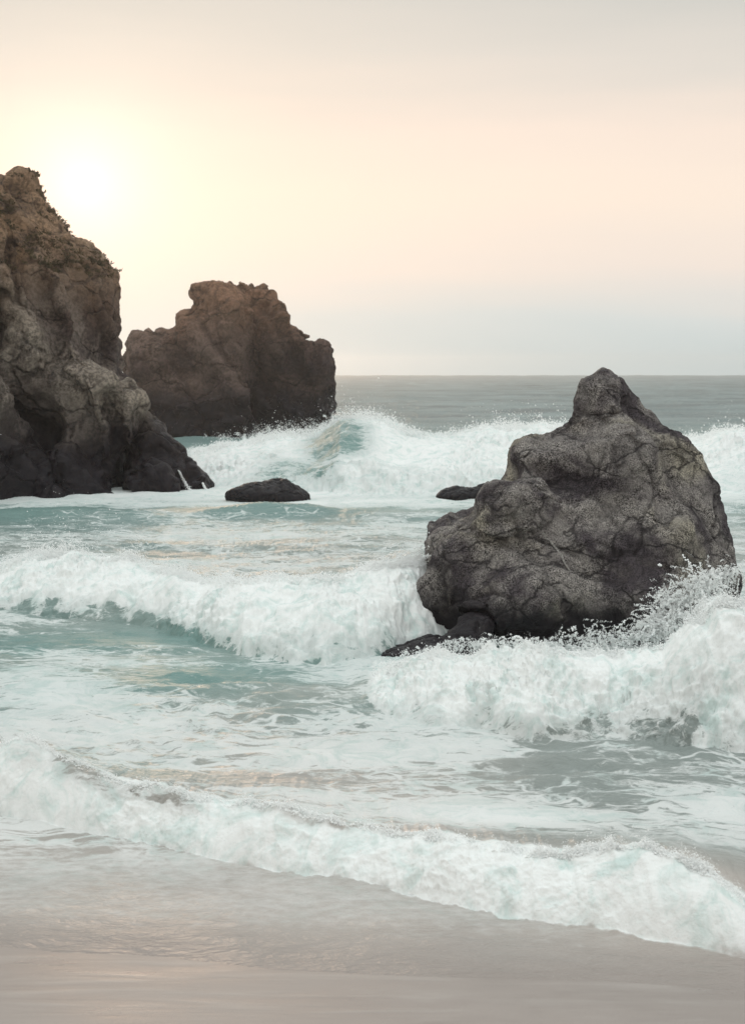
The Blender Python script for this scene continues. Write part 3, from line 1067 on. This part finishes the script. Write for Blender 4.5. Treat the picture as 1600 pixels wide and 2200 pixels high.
part("rock_body", me, m_granite, boulder)
ledge_f = blend([ell(850, 1412, 24.3, 0.42, 0.5, 0.17, .15), ell(930, 1400, 24.3, 0.5, 0.6, 0.26, .1), ell(1000, 1385, 24.4, .45, .5, .3), ell(1020, 1345, 24.6, .36, .4, .25, .2)], 0.12)
me, _ = rock_mesh("ledge", ledge_f, (-0.4, 23.2, -0.8), (3.0, 25.8, 1.2), 0.03, [(2.2, 0.08, 0.02), (5, 0.03, .01)], [], [(4, 0.04), (12, 0.015)], 4)
part("ledge", me, m_granite, boulder)

# ---- the headland on the left
HY = 59.5
m_cliff = rock_material("headland_stone", (0.185, 0.150, 0.128), (0.044, 0.033, 0.034), (0.25, 0.212, 0.175), (0.009, 0.006, 0.010), 2.5, 1.5, 0.5, 7.0, 0.24, 0.20, top_glow=(6.0, 12.0, (0.235, 0.138, 0.072)), crack=.45, crack_dark=.55)
c_right = [(42, 366), (70, 386), (88, 412), (98, 442), (102, 474), (146, 484), (166, 506), (178, 530), (194, 538), (216, 553), (236, 585), (252, 622), (260, 700), (262, 755), (266, 790),
           (275, 818), (292, 848), (312, 866), (325, 900), (345, 940), (352, 980), (355, 1100)]
c_left = [(20, 364), (-120, 356), (-300, 356), (-480, 420), (-620, 600), (-700, 1100)]
cliff_f = slice_field(c_left, c_right, HY + 2.5, 0.7, 0.9, 5.2, 2.6, y_shift=([0, 4, 9, 14], [0, .6, 1.6, 2.6]))
cl = [cliff_f,
      ell(-5, 960, 55.4, 1.1, 1.8, 4.6, .05), ell(-160, 900, 55.0, 2.6, 2.4, 8), ell(120, 1045, 55.9, 2.5, 1.6, 2.0, -.35), ell(190, 1068, 55.7, 1.9, 1.4, .8, -.1),
      ell(70, 690, 58.7, 2.0, 2.2, 5.2, .30), ell(215, 890, 57.9, 1.9, 2.0, 2.6, .30), ell(-40, 540, 58.7, 2.0, 2.2, 4.0, .2)]
cliff_fn = blend(cl, 0.6)
for c_ in [ell(45, 880, 54.7, .35, 1.2, 4.5, .15), ell(150, 860, 55.9, .35, 1.0, 2.6, .45), ell(100, 620, 57.0, .35, 1.2, 3.0, .2), ell(180, 560, 58.0, .3, 1, 1.6, .1), ell(265, 930, 56.5, .4, 1., 1.7, .2)]:
    cliff_fn = carve(cliff_fn, c_, 0.45)
headland = empty("headland", (-14.0, HY, 0.0))
tag(headland, "tall brown rocky headland at the left edge with dark wet foot", "cliff")
me, cv = rock_mesh("cliff_face", cliff_fn, (-23.5, 52, -1.2), (-7.6, 68.5, 14.6), 0.125,
                   [(0.20, 0.40, 0.0), (1.4, 0.05, 0.01)], [(0.16, 0.28, 0.025), (0.4, 0.15, 0.02)], [(0.5, 0.12), (1.6, 0.13), (4.0, 0.08)], 2,
                   steps=[((.85, .2, .45), .36, .75, .4), ((-.5, .2, .8), .45, .30, .35)], zs=.5, planes=[(110, .95, .08, .15, .12), (480, .8, .14, .08, .16)], smooth=(1, .4), grow=.15, pre=4)
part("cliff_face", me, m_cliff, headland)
# low dark spur running out from its foot
s_left = [(300, 850), (280, 900), (265, 960), (255, 1100)]
s_right = [(306, 850), (318, 868), (340, 908), (372, 938), (402, 962), (420, 985), (440, 1015), (464, 1048), (470, 1100)]
spur_f = slice_field(s_left, s_right, 59.0, 0.8, 0.5, 2.4, 2.2)
spur_f = blend([spur_f, ell(330, 1040, 57.1, 1.5, 1.2, 1.0, -.3), ell(420, 1050, 57.7, .8, 1., .6, -.4)], .4)
me, sv = rock_mesh("rocky_spur", spur_f, (-11.7, 54.5, -1), (-5.0, 62.5, 5.2), 0.085, [(0.45, 0.35, 0.05), (1.1, 0.14, 0.03)], [(0.4, .15, .03)], [(1.2, 0.13), (4, 0.06)], 3, steps=[((.7, .2, .7), .8, .25, .35)], planes=[(60, .8, .12, .1, .3), (260, .7, .15, .05, .3)])
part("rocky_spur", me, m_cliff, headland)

# ---- the sea stack behind
SY = 110.0
m_stack = rock_material("sea_stack_stone", (0.130, 0.090, 0.076), (0.036, 0.024, 0.025), (0.15, 0.105, 0.086), (0.009, 0.006, 0.010), 2.6, 2.0, 0.45, 4.5, 0.32, 0.13, top_glow=(6.0, 11.0, (0.215, 0.112, 0.064)), crack=.35, crack_dark=.55)
stack = empty("sea_stack", (-11.5, SY, 0.0))
tag(stack, "rugged brown sea stack standing in the surf behind the headland", "rock")
k_left = [(480, 594), (468, 608), (440, 609), (418, 616), (402, 640), (392, 664), (388, 684), (350, 692), (320, 701), (295, 714), (276, 735), (262, 772), (255, 830), (250, 970), (250, 1000)]
k_right = [(500, 594), (528, 596), (545, 612), (552, 640), (552, 720), (556, 800), (562, 870), (575, 905), (592, 930), (600, 1000)]
st_f = slice_field(k_left, k_right, SY, .75, 0.6, 5.0, 2.4)
st_f = blend([st_f, ell(470, 740, 107.5, 2.3, 2.5, 4.5), ell(330, 820, 107.5, 2.2, 2.5, 4.0), ell(500, 860, 106.2, 2.0, 2.2, 3.2), ell(410, 900, 106.5, 2.2, 2.0, 2.5), ell(430, 660, 109, 1.2, 2, 2.)], .8)
me, tv = rock_mesh("tower", st_f, (-22, 102, -1.2), (-5.5, 118, 14), 0.15, [(0.2, 0.3, 0.0), (0.5, 0.15, 0.0), (1.2, 0.08, .03)], [(.18, .35, .03)], [(0.6, .28), (2, .24), (5, .1)], 5, steps=[((.8, .2, .5), .26, .7, .4), ((-.3, .2, .9), .5, .35, .35)], zs=.6, planes=[(80, .8, .12, .3, .3), (420, .7, .16, .1, .3)])
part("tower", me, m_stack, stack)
r_left = [(530, 602), (518, 616), (508, 660), (505, 800), (510, 1000)]
r_right = [(552, 600), (560, 606), (572, 616), (600, 644), (618, 668), (624, 695), (627, 703), (645, 708), (676, 707), (681, 720), (700, 728), (720, 741), (722, 800), (724, 835), (738, 862), (736, 893), (715, 906), (702, 928), (690, 960), (690, 1000)]
rt_f = slice_field(r_left, r_right, SY + 2.6, .85, .6, 4.2, 2.4)
rt_f = blend([rt_f, ell(600, 740, 110.2, 1.5, 2.2, 4.0), ell(680, 800, 110.2, 1.3, 2.5, 3.0), ell(640, 880, 110.0, 2.2, 2.2, 2.2)], .7)
for c_ in [ell(640, 760, 108.5, .35, 1.2, 3.0, .1), ell(690, 740, 108.6, .25, 1.0, 1.6, -.1)]:
    rt_f = carve(rt_f, c_, .6)
me, _ = rock_mesh("tower", rt_f, (-11.5, 105, -1.2), (-1.2, 119, 14), 0.15, [(0.2, 0.3, 0.0), (0.5, 0.14, 0.0), (1.2, 0.08, .03)], [(.2, .3, .03)], [(0.6, .28), (2, .24), (5, .1)], 6, steps=[((.8, .2, .5), .28, .6, .4), ((-.3, .2, .9), .5, .3, .35)], zs=.6, planes=[(60, .8, .12, .3, .3), (300, .7, .16, .1, .3)])
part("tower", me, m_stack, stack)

# ---- low rocks awash
m_black = rock_material("black_wet_rock", (0.022, 0.019, 0.022), (0.013, 0.011, 0.014), (0.022, 0.019, 0.02), (0.009, 0.007, 0.01), 1.5, 0.4, 0.4, 8, 0.1, 0.5)
lr = blend([ell(575, 1064, 53.8, 1.45, 1.0, 0.5, 0), ell(598, 1052, 54.0, .65, .7, .48), ell(530, 1066, 53.8, .7, .7, .28, .1), ell(632, 1070, 53.8, .5, .6, .25, -.2)], .2)
me, _ = rock_mesh("low_rock", lr, (-6.6, 51.8, -.8), (-1.4, 55.8, 1.6), 0.05, [(1.0, .14, .03), (2.4, .06, .02)], [], [(2, .08), (7, .03)], 7)
o = part("low_rock", me, m_black, None)
tag(o, "low black rock awash between the headland and the boulder", "rock", "low rocks awash")
lr = blend([ell(985, 1064, 53.8, .85, .7, .30, .05), ell(1035, 1056, 54.0, .8, .6, .26, .25)], .15)
me, _ = rock_mesh("low_rock", lr, (1.4, 51.8, -.8), (6.2, 55.8, 1.2), 0.05, [(1.2, .1, .03), (2.6, .05, .02)], [], [(2.4, .06), (7, .03)], 8)
o = part("low_rock", me, m_black, None)
tag(o, "flat dark rock just left of the boulder's shoulder, nearly covered by foam", "rock", "low rocks awash")

# ================================================================== HAZE
m_haze, nt = new_mat("sea_haze")
t = NT(nt)
pv = nt.nodes.new('ShaderNodeVolumePrincipled')
pv.inputs['Color'].default_value = (0.95, 0.95, 0.95, 1)
pv.inputs['Density'].default_value = 0.00042
pv.inputs['Anisotropy'].default_value = 0.85
pv.inputs['Density Attribute'].default_value = ''
m_haze.cycles.homogeneous_volume = True
t.output(vol=pv.outputs[0])
hx, hy0, hy1, hz0, hz1 = 1700.0, -150.0, 1320.0, -4.0, 17.0
hv = [(-hx, hy0, hz0), (hx, hy0, hz0), (hx, hy1, hz0), (-hx, hy1, hz0), (-hx, hy0, hz1), (hx, hy0, hz1), (hx, hy1, hz1), (-hx, hy1, hz1)]
hq = [(0, 3, 2, 1), (4, 5, 6, 7), (0, 1, 5, 4), (1, 2, 6, 5), (2, 3, 7, 6), (3, 0, 4, 7)]
haze = part("haze", mesh_np("haze", hv, hq, smooth=False), m_haze, None)
tag(haze, "pale sea haze lying over the water", kind="stuff")

# ================================================================== SPRAY
m_spray, nt = new_mat("sea_spray_white")
t = NT(nt)
sd = t.principled(Base_Color=(0.95, 0.96, 0.955), Roughness=0.6, Specular_IOR_Level=0.3)
t.output(sd)


def point_nodes():
    ng = bpy.data.node_groups.new("drops", 'GeometryNodeTree')
    ng.interface.new_socket("Geometry", in_out='INPUT', socket_type='NodeSocketGeometry')
    ng.interface.new_socket("Geometry", in_out='OUTPUT', socket_type='NodeSocketGeometry')
    i = ng.nodes.new('NodeGroupInput'); o = ng.nodes.new('NodeGroupOutput')
    m = ng.nodes.new('GeometryNodeMeshToPoints')
    r = ng.nodes.new('GeometryNodeInputNamedAttribute'); r.data_type = 'FLOAT'
    r.inputs['Name'].default_value = 'rad'
    sm = ng.nodes.new('GeometryNodeSetMaterial'); sm.inputs['Material'].default_value = m_spray
    ng.links.new(i.outputs[0], m.inputs['Mesh'])
    ng.links.new(r.outputs['Attribute'], m.inputs['Radius'])
    ng.links.new(m.outputs[0], sm.inputs['Geometry'])
    ng.links.new(sm.outputs[0], o.inputs[0])
    return ng


DROPS = point_nodes()


def drops(name, pts, rad, parent, label):
    """A cloud of round water drops, each with a radius of its own."""
    me = bpy.data.meshes.new(name)
    me.vertices.add(len(pts))
    me.vertices.foreach_set('co', np.asarray(pts, np.float32).ravel())
    fattr(me, 'rad', rad)
    o = part(name, me, m_spray, parent)
    md = o.modifiers.new("drops", 'NODES'); md.node_group = DROPS
    tag(o, label, kind="stuff")
    return o


Pg = P.reshape(NR, NC, 3)


def crest_spray(k, n, px0, px1, s0, s1, hgt, rad, intens, clump):
    """Drops thrown up from a breaker; intens = [(column, strength)]"""
    b = BREAKERS[k]
    ok = (b['s'] > s0) & (b['s'] < s1) & (PX > px0) & (PX < px1) & (wave_id == list(BREAKERS).index(k) + 1)
    ii, jj = np.nonzero(ok)
    w = np.interp(PX[ii, jj], [i[0] for i in intens], [i[1] for i in intens]) * np.abs(Yg[ii, jj] * 0 + 1)
    pick = rng.choice(len(ii), int(n * 3), p=w / w.sum())
    pt = Pg[ii[pick], jj[pick]].copy()
    loc = np.interp(PX[ii[pick], jj[pick]], [i[0] for i in intens], [i[1] for i in intens])
    h = (0.08 + rng.exponential(1.0, len(pt))) * hgt * loc
    pt[:, 2] += h
    pt[:, 0] += rng.normal(0, 0.25, len(pt)) * h
    pt[:, 1] += rng.normal(0.15, 0.3, len(pt)) * h
    c = fbm3(pt * clump, 3) * 0.9 + 0.45 * np.abs(perlin3(pt * clump * 3.3))
    keep = c > np.interp(h / (hgt + 1e-6), [0, 0.6, 3], [-0.25, 0.06, 0.25])
    pt = pt[keep][:n]; h = h[keep][:n]
    r = rad * rng.lognormal(-0.45, 0.65, len(pt)) * np.interp(h / (hgt + 1e-6), [0, 3], [1.15, 0.65])
    return pt, np.clip(r, rad * 0.22, rad * 2.4)


def jets(src, n_jets, n_pts, v_up, v_side, v_y, rad, jit, T):
    """Torn threads of water: drops strung along ballistic arcs from a line of sources."""
    src = np.array(src, float)
    P0 = []; R0 = []
    for j in range(n_jets):
        tt = rng.uniform(0, len(src) - 1)
        i = int(tt); i = min(i, len(src) - 2); f = tt - i
        o = src[i] * (1 - f) + src[i + 1] * f
        v = np.array([rng.normal(v_side, 0.8), rng.normal(v_y, .5), abs(rng.normal(v_up, v_up * .4))])
        t0 = rng.uniform(0.1, T); L = rng.uniform(.03, .13)
        ts = t0 + np.linspace(0, 1, n_pts) * L
        p_ = o + v * ts[:, None] + np.array([0, 0, -4.9]) * (ts ** 2)[:, None]
        p_ = p_ + np.cumsum(rng.normal(0, jit * .5, p_.shape), 0) + rng.normal(0, jit, p_.shape)
        P0.append(p_); R0.append(rad * rng.lognormal(0, .35) * rng.uniform(.5, 1.3, n_pts))
    P0 = np.concatenate(P0); R0 = np.concatenate(R0)
    k = P0[:, 2] > 0.0
    return P0[k], R0[k]


pt, r = crest_spray('middle', 50000, -80, 1000, 0.8, 1.5, 0.10, 0.0066, [(-80, .8), (0, 1.2), (60, 2.0), (150, 2.4), (260, 2.0), (330, 1.1), (450, .5), (620, .35), (760, .6), (850, 1.2), (900, 1.6), (1000, .5)], 1.5)
drops("spray", pt, r, wave_obj['middle'], None)
pt, r = crest_spray('rock', 36000, 740, 1680, 0.85, 1.4, 0.055, 0.0056, [(740, .6), (850, 1.0), (1000, .8), (1200, .7), (1400, .9), (1480, 1.3), (1600, 1.0), (1680, 1.0)], 1.9)
drops("spray", pt, r, wave_obj['rock'], None)
pt, r = crest_spray('shore', 26000, -80, 1680, 0.85, 1.3, 0.032, 0.0040, [(-80, 1), (300, .8), (700, 1.0), (900, 1.2), (1150, 1.7), (1300, 1.8), (1450, 1.8), (1550, 1.), (1680, 1)], 3.0)
drops("spray", pt, r, wave_obj['shore'], None)
pt, r = crest_spray('far', 60000, 300, 1680, 0.8, 1.5, 0.19, 0.016, [(300, .5), (450, .8), (560, 1.2), (690, 1.6), (740, 2.2), (800, 1.8), (900, .9), (1000, 1.1), (1150, 1.6), (1250, 1.0), (1500, 1.0), (1600, 1.6), (1680, 1.2)], .5)
drops("spray", pt, r, wave_obj['far'], None)

# splash thrown up against the boulder
def srcs(lst, Y):
    return [[float(c) for c in at_depth(a, b_, Y)] for a, b_ in lst]

pa, ra = jets(srcs([(1180, 1400), (1260, 1395), (1330, 1390), (1400, 1375), (1440, 1350)], 23.6), 800, 18, 1.45, 0.0, .2, 0.0058, 0.009, .30)
pb, rb = jets(srcs([(1400, 1375), (1450, 1330), (1490, 1290), (1540, 1265)], 23.8), 1000, 20, 1.75, -.25, .2, 0.0060, 0.009, .30)
pc, rc = jets(srcs([(880, 1415), (960, 1392), (1040, 1384), (1120, 1385), (1200, 1395)], 23.4), 500, 16, 0.9, 0.0, .1, 0.0056, 0.008, .17)
pd, rd_ = jets(srcs([(1500, 1270), (1560, 1240), (1600, 1230)], 25.5), 200, 16, 1.2, -.2, .2, 0.009, 0.005, .25)
drops("splash", np.concatenate([pa, pb, pc, pd]).astype(np.float32), np.concatenate([ra, rb, rc, rd_]), wave_obj['rock'], None)

# water streaming off the rocks
def front_point(verts, px, py, rad):
    a, b_ = to_pix(verts[:, 0].astype(float), verts[:, 1].astype(float), verts[:, 2].astype(float))
    for f in (1, 2, 4):
        k = np.nonzero((a - px) ** 2 + (b_ - py) ** 2 < (rad * f) ** 2)[0]
        if len(k):
            return verts[k[np.argmin(verts[k, 1])]].astype(float)
    return np.array([float(c) for c in at_depth(px, py, float(verts[:, 1].mean()))])


def runoff(verts, line, rad_px, width, n, size):
    pts = np.array([front_point(verts, a, b_, rad_px) for a, b_ in line])
    u = np.sort(rng.uniform(0, len(line) - 1, n))
    c = np.stack([np.interp(u, np.arange(len(line)), pts[:, k]) for k in range(3)], 1)
    w = width * (0.4 + u / (len(line) - 1))
    c[:, 0] += rng.normal(0, 1, n) * w
    c[:, 1] += -0.06 - np.abs(rng.normal(0, .03, n))
    c[:, 2] += rng.normal(0, 1, n) * w
    return c.astype(np.float32), size * rng.lognormal(0, .3, n)


w1 = runoff(sv, [(384, 1012), (395, 1030), (405, 1046), (416, 1062)], 5, .035, 500, .015)
w2 = runoff(sv, [(438, 1036), (446, 1048), (455, 1060)], 5, .03, 260, .015)
drops("runoff", np.concatenate([w1[0], w2[0]]), np.concatenate([w1[1], w2[1]]), headland, None)
w3 = runoff(tv, [(552, 868), (558, 885), (566, 905), (578, 922)], 6, .14, 900, .026)
drops("runoff", w3[0], w3[1], stack, None)
pe, re_ = jets(srcs([(430, 962), (500, 956), (560, 945), (600, 935), (660, 935), (715, 915)], 101.), 420, 14, 2.4, 0, .3, .017, .05, .4)
pf, rf_ = jets(srcs([(880, 1240), (895, 1215), (915, 1200)], 27.0), 150, 12, 1.4, -.6, .1, .007, .012, .3)
drops("splash", pe.astype(np.float32), re_, wave_obj['far'], None)
drops("splash", pf.astype(np.float32), rf_, wave_obj['middle'], None)

# pale vein across the boulder's face
m_vein, nt = new_mat("quartz_vein")
t = NT(nt)
vcol = t.mix(t.range(t.noise(t.pos(), 30, 3, .7), .4, .6), (.16, .15, .14), (.34, .32, .30))
t.output(t.principled(Base_Color=vcol, Roughness=.8))
vl = np.array([front_point(bv, a, b_, 5) for a, b_ in [(1161, 1138), (1172, 1150), (1184, 1160), (1196, 1178), (1207, 1190), (1216, 1208), (1226, 1222), (1236, 1244)]])
uu = np.linspace(0, len(vl) - 1, 60)
vc = np.stack([np.interp(uu, np.arange(len(vl)), vl[:, k]) for k in range(3)], 1)
vr = (0.020 * np.sin(np.linspace(0.15, np.pi - .1, 60)) ** .6 * (1 + .5 * perlin2(uu * 3, uu * 0 + 3)))
ang = np.linspace(0, 2 * np.pi, 8, endpoint=False)
vv = np.stack([vc[:, None, 0] + vr[:, None] * np.cos(ang), vc[:, None, 1] + 0.5 * vr[:, None] * np.sin(ang) + 0.0 * ang, vc[:, None, 2] + 0.5 * vr[:, None] * np.cos(ang + .8)], -1).reshape(-1, 3)
i0 = np.arange(59)[:, None] * 8 + np.arange(8)[None]
i1 = np.arange(59)[:, None] * 8 + (np.arange(8)[None] + 1) % 8
vq = np.stack([i0, i1, i1 + 8, i0 + 8], -1).reshape(-1, 4)
part("mineral_vein", mesh_np("mineral_vein", vv, vq), m_vein, boulder)

# scrub clinging to the headland's crest
m_scrub, nt = new_mat("dry_scrub")
t = NT(nt)
t.output(t.principled(Base_Color=t.mix(t.range(t.noise(t.pos(), 1.2, 3), .4, .6), (.055, .05, .028), (.11, .085, .045)), Roughness=.9, Specular_IOR_Level=.1))
me_c = headland.children[0].data
nn = np.empty(len(me_c.vertices) * 3, np.float32); me_c.vertices.foreach_get('normal', nn); nn = nn.reshape(-1, 3)
den = fbm3(cv * .5 + 7, 3)
kz = np.nonzero((nn[:, 2] > 0.25) & (cv[:, 2] > 9.0) & (den > -0.05))[0]
kz = rng.choice(kz, min(2600, len(kz)), replace=False)
tv_, tf_ = [], []
for i in kz:
    c = cv[i]; hgt = rng.uniform(.06, .20)
    for j in range(7):
        a = rng.uniform(0, 2 * np.pi); l = rng.uniform(.05, .2); b0 = c + rng.normal(0, .06, 3) * np.array([1, 1, .3])
        d = np.array([math.cos(a), math.sin(a), 0]); e = np.array([-d[1], d[0], 0]) * rng.uniform(.02, .05)
        tip = b0 + d * l + np.array([0, 0, hgt * rng.uniform(.5, 1.1)])
        mid = b0 + d * l * .5 + np.array([0, 0, hgt * .5])
        k0 = len(tv_); tv_ += [b0, mid - e, tip, mid + e]; tf_ += [(k0, k0 + 1, k0 + 2, k0 + 3)]
o = part("scrub", mesh_np("scrub", np.array(tv_), np.array(tf_)), m_scrub, headland)
tag(o, kind="stuff")
